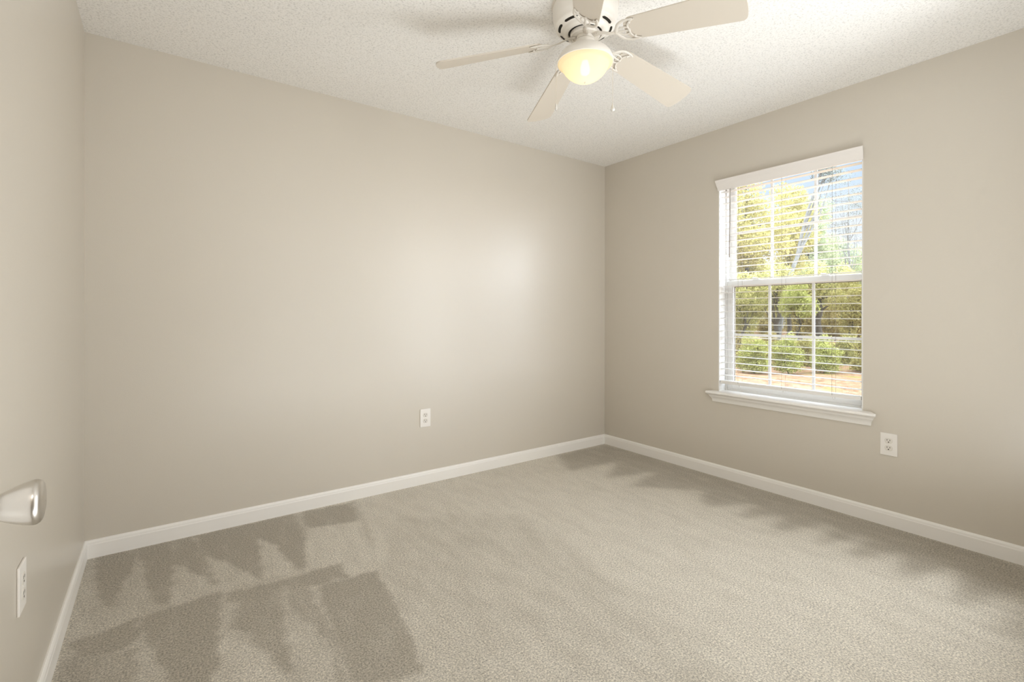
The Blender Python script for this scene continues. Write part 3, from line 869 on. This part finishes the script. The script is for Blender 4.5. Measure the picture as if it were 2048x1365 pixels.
sh = [(1474, 15.5, M['leaf_rust'], 'rust-tinged shrub at the far left of the shrub row'), (1508, 13.8, M['leaf_green'], 'green shrub second from the left in the wood edge'),
      (1542, 15.5, M['leaf_rust'], 'rusty-leaved shrub below the dark-trunked tree'), (1577, 13.8, M['leaf_green'], 'bright green shrub below the sapling'),
      (1616, 15.5, M['leaf_yellow'], 'yellow-green shrub at the foot of the thick trunk'), (1652, 13.8, M['leaf_green'], 'leafy green shrub right of the thick trunk'),
      (1690, 15.5, M['leaf_olive'], 'olive shrub second from the right in the wood edge'), (1730, 13.8, M['leaf_yellow'], 'yellow shrub at the far right of the wood edge')]
for u, d, lm, lab in sh:
    p = base_at(u, d); root = empty('shrub', p); tag(root, lab, 'shrub', 'shrubs along the wood edge')
    bm = NEW()
    for q in range(7):
        tube(bm, [(0, 0, -.05), (random.uniform(-.12, .12), random.uniform(-.12, .12), .45), (random.uniform(-.35, .35), random.uniform(-.35, .35), random.uniform(.7, 1.1))], [.016, .010, .004], 6)
    obj('stems', bm, M['bark'], root)
    leaf_cloud('foliage', blobs_in((0, 0, .54), (.30, .30, .46), 16, .23) + [((.12*sx_, .12*sy_, .18), (.26, .26, .20)) for sx_ in (-1, 1) for sy_ in (-1, 1)], 3600, .036, lm, root)
# the wood behind: bushy trees that share one mesh
src = None
specs = [(1340, 42), (1424, 43), (1505, 41), (1588, 43), (1668, 46), (1748, 41), (1828, 43), (1380, 50), (1462, 51), (1544, 50), (1626, 52), (1708, 51), (1790, 50)]
for i, (u, d) in enumerate(specs):
    p = base_at(u, d)
    if src is None:
        src = tree(p, 6.6, (0, 0), (0, 0, 3.7), (1.25, 1.25, 3.4), 44, .8, 14000, .10, M['leaf_olive'], M['bark'], .12,
                   'bushy leafy tree in the wood behind the nearer trees', group='background trees of the wood')
        o = src
    else:
        o = copy_tree(src); o.location = p
    o.rotation_euler = (0, 0, i*1.9); k_ = .9+.2*((i*37) % 10)/10; o.scale = (1, 1, k_)
# low thicket between the nearer trees and the wood
src = None
for i, (u, d) in enumerate([(1352, 28), (1418, 29.5), (1480, 28), (1540, 30), (1602, 28.5), (1662, 30), (1722, 28), (1784, 29.5), (1885, 28)]):
    p = base_at(u, d)
    if src is None:
        src = empty('bush', p); tag(src, 'rounded leafy bush in the low thicket behind the nearer trees', 'shrub', 'bushes of the far thicket')
        bm = NEW()
        for q in range(8):
            tube(bm, [(0, 0, -.05), (random.uniform(-.3, .3), random.uniform(-.3, .3), .7), (random.uniform(-.7, .7), random.uniform(-.7, .7), random.uniform(1.1, 1.9))], [.03, .02, .007], 6)
        obj('stems', bm, M['bark'], src)
        leaf_cloud('foliage', blobs_in((0, 0, 1.05), (.50, .50, .80), 22, .42), 7000, .065, M['leaf_rust'], src)
        o = src
    else:
        o = copy_tree(src); o.location = p
    o.rotation_euler = (0, 0, i*2.3); o.scale = (1, 1, .9+.06*((i*5) % 7))
